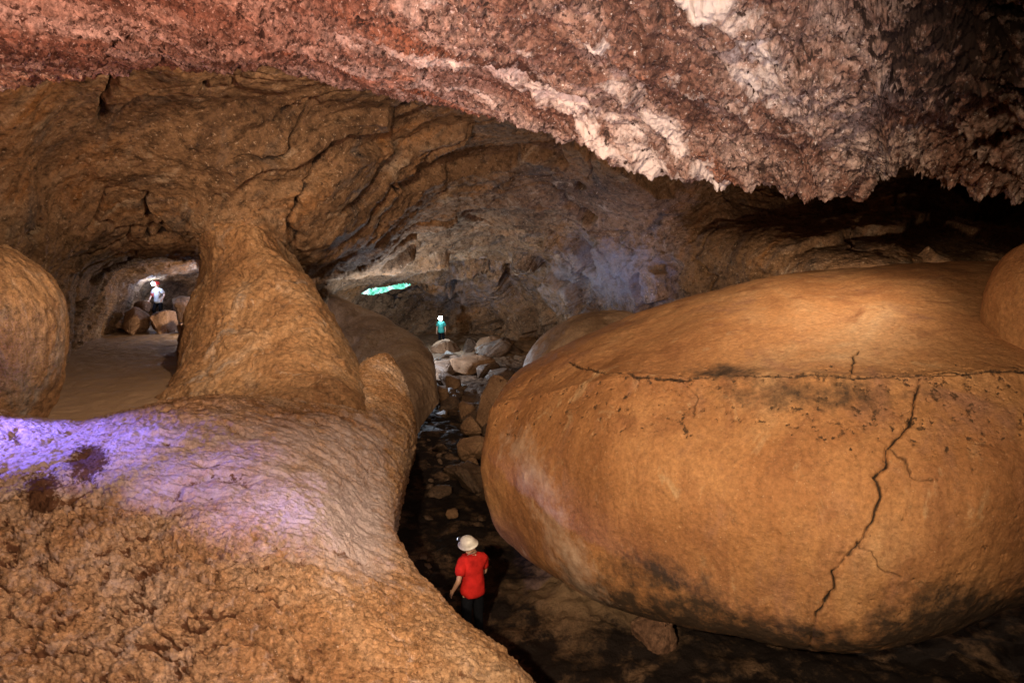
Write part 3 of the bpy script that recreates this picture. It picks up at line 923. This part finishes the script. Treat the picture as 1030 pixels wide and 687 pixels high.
def person(label, loc, rz, skin_m, shirt_m, trouser_m, helmet_m, pose, back_m=None, hair_m=None):
    J = dict(
        pelvis=(0, 0, .95), waist=(0, .0, 1.08), chest=(0, .0, 1.27), top=(0, -.01, 1.42), neck=(0, .01, 1.50),
        sl=(-.17, -.01, 1.42), sr=(.17, -.01, 1.42), el=(-.24, -.03, 1.14), er=(.24, -.03, 1.14), wl=(-.25, .06, .91), wr=(.25, .06, .91),
        hl=(-.09, 0, .91), hr=(.09, 0, .91), kl=(-.10, .02, .50), kr=(.10, .02, .50), al=(-.11, -.02, .09), ar=(.11, -.02, .09),
        head=(0, .03, 1.635))
    J.update({k: v for k, v in pose.items() if k in J})
    J = {k: Vector(v) for k, v in J.items()}
    hd = (J['head'] - J['neck']).normalized()
    V_, E_, R_ = [], [], []

    def add(p, r, par=None):
        V_.append(tuple(p))
        R_.append(r)
        if par is not None:
            E_.append((par, len(V_) - 1))
        return len(V_) - 1
    pe = add(J['pelvis'], (.135, .11))
    wa = add(J['waist'], (.125, .10), pe)
    ch = add(J['chest'], (.15, .115), wa)
    tp = add(J['top'], (.12, .09), ch)
    nk = add(J['neck'], .055, tp)
    h0 = add(J['neck'].lerp(J['head'], .55), (.068, .07), nk)
    h1 = add(J['head'], (.082, .098), h0)
    add(J['head'] + hd * .085, (.066, .076), h1)
    for s in 'lr':
        sh = add(J['s' + s], .062, tp)
        up = add(J['s' + s].lerp(J['e' + s], .5), .047, sh)
        el = add(J['e' + s], .040, up)
        fo = add(J['e' + s].lerp(J['w' + s], .35), .038, el)
        wr = add(J['w' + s], .026, fo)
        fd = (J['w' + s] - J['e' + s]).normalized()
        side = Vector((1 if s == 'l' else -1, 0, 0))
        acr = fd.cross(side).normalized()
        inn = acr.cross(fd).normalized() * .6
        pm = add(J['w' + s] + fd * .055, (.026, .038), wr)
        for q, (off, ln) in enumerate(((-.027, .070), (-.009, .082), (.009, .078), (.027, .060))):
            k0 = add(J['w' + s] + fd * .095 + acr * off, .0095, pm)
            k1 = add(J['w' + s] + fd * (.095 + ln * .55) + acr * off * 1.15 + inn * .008, .0085, k0)
            add(J['w' + s] + fd * (.095 + ln * .95) + acr * off * 1.15 + inn * .030, .0075, k1)
        t0 = add(J['w' + s] + fd * .050 + acr * -.042, .011, pm)
        add(J['w' + s] + fd * .090 + acr * -.060 + inn * .02, .009, t0)
        hp = add(J['h' + s], .092, pe)
        th = add(J['h' + s].lerp(J['k' + s], .5), .075, hp)
        kn = add(J['k' + s], .057, th)
        cf = add(J['k' + s].lerp(J['a' + s], .35), .055, kn)
        an = add(J['a' + s], .038, cf)
        add(J['a' + s] + Vector((0, .10, -.055)), .032, an)
    body = skin('person', V_, E_, R_, skin_m)
    # nose, ears, eyes, mouth worked into the same surface
    rot = hd.to_track_quat('Z', 'Y').to_matrix()
    face = pose.get('face', (0, 1, 0))
    fz = Vector(face)
    fz = (fz - hd * fz.dot(hd)).normalized()
    fx = fz.cross(hd).normalized()
    for v in body.data.vertices:
        q = v.co - J['head']
        a, c, h = q.dot(fx), q.dot(fz), q.dot(hd)
        if abs(h) < .16 and c > .03:
            nose = math.exp(-(a / .016) ** 2 - ((h + .02) / .03) ** 2)
            brow = math.exp(-((abs(a) - .032) / .016) ** 2 - ((h - .012) / .012) ** 2)
            mouth = math.exp(-(a / .028) ** 2 - ((h + .065) / .008) ** 2)
            chin = math.exp(-(a / .03) ** 2 - ((h + .10) / .02) ** 2)
            v.co += fz * (.028 * nose - .012 * brow - .006 * mouth + .014 * chin)
        if abs(c) < .03 and abs(a) > .06:
            v.co += fx * math.copysign(.02 * math.exp(-(c / .016) ** 2 - ((h + .01) / .028) ** 2), a)
    # shirt
    V_.clear(); E_.clear(); R_.clear()
    b0 = add(J['pelvis'] + Vector((0, 0, -.15)), (.215, .190))
    b1 = add(J['pelvis'] + Vector((0, 0, -.02)), (.205, .180), b0)
    b2 = add(J['waist'], (.190, .165), b1)
    b3 = add(J['chest'], (.205, .170), b2)
    b4 = add(J['top'], (.165, .135), b3)
    add(J['top'].lerp(J['neck'], .85), (.095, .090), b4)
    for s in 'lr':
        q = add(J['s' + s], .092, b4)
        q = add(J['s' + s].lerp(J['e' + s], .45), .085, q)
        add(J['s' + s].lerp(J['e' + s], .80), .080, q)
    sh = skin('shirt', V_, E_, R_, shirt_m, body)
    for v in sh.data.vertices:
        w_ = perlin(np.array([[v.co.x * 9, v.co.y * 9, v.co.z * 5]]), 3)[0]
        f_ = perlin(np.array([[v.co.x * 16 + v.co.z * 9, v.co.y * 16, v.co.z * 14 - v.co.x * 6]]), 8)[0]
        v.co += v.normal * (float(w_) * .018 + abs(float(f_)) * .022 - .004)
    # trousers
    V_.clear(); E_.clear(); R_.clear()
    b0 = add(J['pelvis'] + Vector((0, 0, -.02)), (.175, .150))
    add(J['pelvis'] + Vector((0, 0, .08)), (.170, .145), b0)
    for s in 'lr':
        q = add(J['h' + s], .120, b0)
        q = add(J['h' + s].lerp(J['k' + s], .5), .102, q)
        q = add(J['k' + s], .084, q)
        q = add(J['k' + s].lerp(J['a' + s], .5), .070, q)
        add(J['a' + s].lerp(J['k' + s], .06), .062, q)
    skin('trousers', V_, E_, R_, trouser_m, body)
    for s in 'lr':
        V_.clear(); E_.clear(); R_.clear()
        a = J['a' + s]
        q0 = add(a + Vector((0, -.01, .10)), .056)
        q1 = add(a + Vector((0, -.01, -.02)), .054, q0)
        q2 = add(a + Vector((0, .08, -.045)), (.050, .040), q1)
        add(a + Vector((0, .17, -.055)), (.044, .032), q2)
        skin('boot', V_, E_, R_, M['boot'], body)
    # helmet: dome with brim, and the lamp on its front
    hb = bmesh.new()
    prof = [(0.150, -.004), (.152, .006), (.128, .014), (.124, .03), (.118, .065), (.10, .10), (.07, .127), (.035, .14), (.001, .143)]
    K = 40
    ringv = []
    for (r_, zz) in prof:
        ring = []
        for i in range(K):
            a = 2 * math.pi * i / K
            brim = .030 * max(0, math.sin(a)) if r_ > .13 else 0
            x, y = (r_) * .90 * math.cos(a), (r_ * 1.08 + brim) * math.sin(a)
            rib = .006 * math.exp(-(x / .018) ** 2) if zz > .05 else 0
            ring.append(hb.verts.new(fx * x + fz * (y + .005) + hd * (zz + rib)))
        ringv.append(ring)
    for a, c in zip(ringv[:-1], ringv[1:]):
        for i in range(K):
            hb.faces.new((a[i], a[(i + 1) % K], c[(i + 1) % K], c[i]))
    hb.faces.new(ringv[0][::-1])
    bmesh.ops.recalc_face_normals(hb, faces=hb.faces)
    hme = bpy.data.meshes.new('helmet')
    hb.to_mesh(hme)
    hb.free()
    for p in hme.polygons:
        p.use_smooth = len(p.vertices) == 4
    hme.materials.append(helmet_m)
    hl = bpy.data.objects.new('helmet', hme)
    link(hl, body)
    hl.location = J['head'] + hd * .028
    # chin strap
    bm = bmesh.new()
    lamp_p = fz * .150 + hd * .062
    q = Matrix((fx, hd, fz)).transposed().to_4x4()
    bmesh.ops.create_cone(bm, cap_ends=True, segments=24, radius1=.030, radius2=.042, depth=.05, matrix=Matrix.Translation(lamp_p) @ q)
    bmesh.ops.bevel(bm, geom=[e for e in bm.edges if abs(e.calc_face_angle(0)) > .9], offset=.004, segments=2, affect='EDGES')
    lme = bpy.data.meshes.new('headlamp')
    bm.to_mesh(lme)
    bm.free()
    lme.materials.append(M['boot'])
    lo = bpy.data.objects.new('headlamp', lme)
    link(lo, hl)
    bm = bmesh.new()
    bmesh.ops.create_uvsphere(bm, u_segments=20, v_segments=12, radius=pose.get('lens', .04), matrix=Matrix.Translation(lamp_p + fz * .028))
    lme = bpy.data.meshes.new('lens')
    bm.to_mesh(lme)
    bm.free()
    lme.materials.append(pose['lamp'])
    for p in lme.polygons:
        p.use_smooth = True
    link(bpy.data.objects.new('lamp_lens', lme), hl)
    if back_m:
        V_.clear(); E_.clear(); R_.clear()
        so = Vector((.26, 0, -.02)) + fz * .10
        q = add(J['chest'] - fz * .12 + so + Vector((0, 0, -.20)), (.14, .10))
        q = add(J['chest'] - fz * .12 + so + Vector((0, 0, .0)), (.15, .10), q)
        add(J['chest'] - fz * .11 + so + Vector((0, 0, .14)), (.11, .08), q)
        skin('backpack', V_, E_, R_, back_m, body)
    body.location = loc
    body.rotation_euler = (0, 0, rz)
    tag(body, label, 'person', 'cavers')
    mw = Matrix.Translation(Vector(loc)) @ Matrix.Rotation(rz, 4, 'Z')
    return body, mw @ (J['head'] + hd * .09 + fz * (.26 + pose.get('lens', .04)))


M['skin'] = plain('skin', (.42, .25, .17), .55, .15, 40)
M['boot'] = plain('black_rubber', (.02, .02, .022), .6)
M['red'] = plain('red_cotton', (.50, .022, .018), .9, .5, 6)
M['teal'] = plain('teal_cotton', (.05, .30, .27), .85, .3)
M['white'] = plain('white_cotton', (.42, .41, .40), .85, .2)
M['dark'] = plain('dark_trouser_cloth', (.007, .008, .011), .95, .3)
M['helmet'] = plain('ivory_plastic', (.52, .50, .46), .4, .2)
M['helmet_red'] = plain('red_plastic', (.45, .03, .03), .35, .08)
M['pack'] = plain('red_pack_nylon', (.50, .06, .05), .6, .2)
LAMP_DIM = plain('lamp_glass_dim', (.8, .85, 1), .2, .05, emit=((.6, .72, 1), 4))
LAMP = plain('lamp_glass_lit', (.8, .85, 1), .2, .05, emit=((.72, .92, 1), 60))

pr, dr = P(476, 646, 10.35), 10.35
gx, gy = pr[0], pr[1]
person('caver in a red shirt and white helmet standing in the dark passage', (gx, gy, ground(gx, gy) + .01), R(28), M['skin'], M['red'], M['dark'], M['helmet'],
       dict(face=(-.55, .75, .45), head=(-.05, .0, 1.63), el=(-.27, -.08, 1.15), wl=(-.30, .07, .93), er=(.23, .04, 1.14), wr=(.19, .22, 1.0),
            kr=(.12, .06, .5), ar=(.13, .04, .09), al=(-.12, -.08, .09), lamp=LAMP_DIM, lens=.028))
p2, d2 = on_floor(444, 349)
_, lamp2 = person('distant caver in a teal shirt facing out with a glaring headlamp', (p2[0], p2[1], ground(p2[0], p2[1])), R(180), M['skin'], M['teal'], M['dark'], M['helmet'],
                  dict(face=(.05, 1, 0), lamp=LAMP, lens=.12, kl=(-.14, .04, .5), al=(-.16, 0, .09)))  # lens ball enlarged to stand in for the lamp's glare
p3 = P(161, 324, 29.8)
_, lamp3 = person('caver in a white shirt and red pack among the alcove boulders', (p3[0], p3[1], p3[2] + .02), R(165), M['skin'], M['white'], M['dark'], M['helmet_red'],
                  dict(face=(.05, 1, .1), lamp=LAMP, lens=.075, el=(-.36, .02, 1.2), wl=(-.40, .22, 1.02), er=(.33, .0, 1.18), wr=(.30, .2, .98),
                       kl=(-.18, .1, .52), kr=(.16, .14, .52)), back_m=M['pack'])


# ------------------------------------------------------------------ light
def lamp(name, kind, loc, energy, colour, target=None, size=.15, cone=70, blend=.6):
    l = bpy.data.lights.new(name, kind)
    l.energy = energy
    l.color = colour
    l.shadow_soft_size = size
    o = bpy.data.objects.new(name, l)
    o.location = loc
    if kind == 'SPOT':
        l.spot_size = R(cone)
        l.spot_blend = blend
        o.rotation_euler = (Vector(target) - Vector(loc)).to_track_quat('-Z', 'Y').to_euler()
    COL.objects.link(o)
    return o


lamp('warm_unseen_light', 'SPOT', (-1.8, -1.2, 7.2), 7200, (1, .75, .48), P(650, 415, 9.8), .15, 62, 1.0)
lamp('warm_unseen_light', 'SPOT', (4.2, -.6, 6.6), 700, (1, .70, .46), P(930, 420, 8.2), .15, 60, 1.0)  # weak fill added for the right part of the bulge
lamp('warm_unseen_light', 'SPOT', (3.6, 2.6, 6.9), 2200, (1, .75, .55), P(190, 600, 7.4), .08, 60, .9)
lamp('warm_unseen_light', 'SPOT', (.8, -.8, 6.9), 4200, (1, .71, .55), P(80, 615, 7.0), .12, 58, .9)  # extra frontal light added to lift the lower left of the mound
lamp('warm_unseen_light', 'SPOT', P(890, 120, 9.6), 620, (1, .74, .50), P(760, 310, 11.5), .08, 120, 1.0)  # unseen light added behind the ceiling lip to brighten the bulge's top
lamp('ceiling_torch', 'SPOT', (1.0, .9, 4.0), 2400, (1, .82, .78), P(585, 125, 8.0), .08, 60, 1.0)
lamp('ceiling_torch', 'SPOT', (-3.6, 1.2, 4.6), 3700, (1, .52, .36), P(190, 35, 7.5), .08, 90, .9)
lamp('purple_torch', 'SPOT', (-9.8, 10.0, 4.4), 3600, (.18, .16, 1), (-6.8, 9.9, 2.4), .08, 50, .7)
lamp('purple_torch', 'SPOT', (-6.8, 2.6, 6.8), 4200, (.26, .23, 1), P(135, 462, 10.0), .05, 12, .9)
lamp('purple_torch', 'SPOT', (-6.8, 2.8, 6.6), 3200, (.32, .28, 1), P(225, 487, 9.7), .05, 12, .9)
lamp('purple_torch', 'SPOT', (-6.8, 3.0, 6.4), 2500, (.36, .31, 1), P(310, 518, 9.5), .05, 12, .9)
lamp('purple_torch', 'SPOT', (-6.8, 3.2, 6.2), 1700, (.40, .34, 1), P(368, 545, 9.5), .05, 12, .9)
lamp('vault_fill', 'SPOT', (-2.4, 11.2, 9.1), 2200, (1, .74, .52), P(250, 220, 20), .1, 130, .6)  # unseen light above the lip, added to light the vault
lamp('vault_fill', 'SPOT', (-6.8, 1.8, 7.0), 9000, (1, .72, .48), P(290, 255, 19), .12, 38, 1.0)  # added from out of frame because the vault came out too dark
lamp('vault_fill', 'POINT', P(214, 325, 27), 300, (1, .78, .58), size=.1)  # added fill hidden behind the column, lifts the alcove floor
lamp('blue_fill', 'POINT', P(404, 337, 31.5), 1500, (.74, .84, 1), size=.1)  # added behind the flowstone ridge to brighten the far wall
lamp('blue_fill', 'POINT', P(214, 288, 28.6), 170, (.5, .62, 1), size=.05)  # hidden bluish fill added for the wall behind the alcove caver
lamp('blue_fill', 'SPOT', P(600, 331, 25.2), 480, (.42, .50, 1), P(610, 250, 28), .1, 120, .8)
lamp('warm_unseen_light', 'POINT', P(830, 288, 17.9), 700, (1, .70, .48), size=.1)  # added warm fill behind the bulge for the right-hand wall
lamp('headlamp_light', 'SPOT', lamp2, 450, (.75, .9, 1), Vector(lamp2) + Vector((0, -5, 1.2)), .05, 165, .4)
lamp('headlamp_light', 'POINT', lamp3, 60, (.45, .6, 1), size=.05)

w = bpy.data.worlds.new('World')
scene.world = w
w.use_nodes = True
w.node_tree.nodes['Background'].inputs[0].default_value = (1, .72, .5, 1)
w.node_tree.nodes['Background'].inputs[1].default_value = .008

scene.view_settings.view_transform = 'Standard'
scene.view_settings.look = 'None'
scene.view_settings.exposure = 0
scene.view_settings.gamma = 1
scene.cycles.use_denoising = True
scene.cycles.max_bounces = 5
scene.cycles.diffuse_bounces = 3
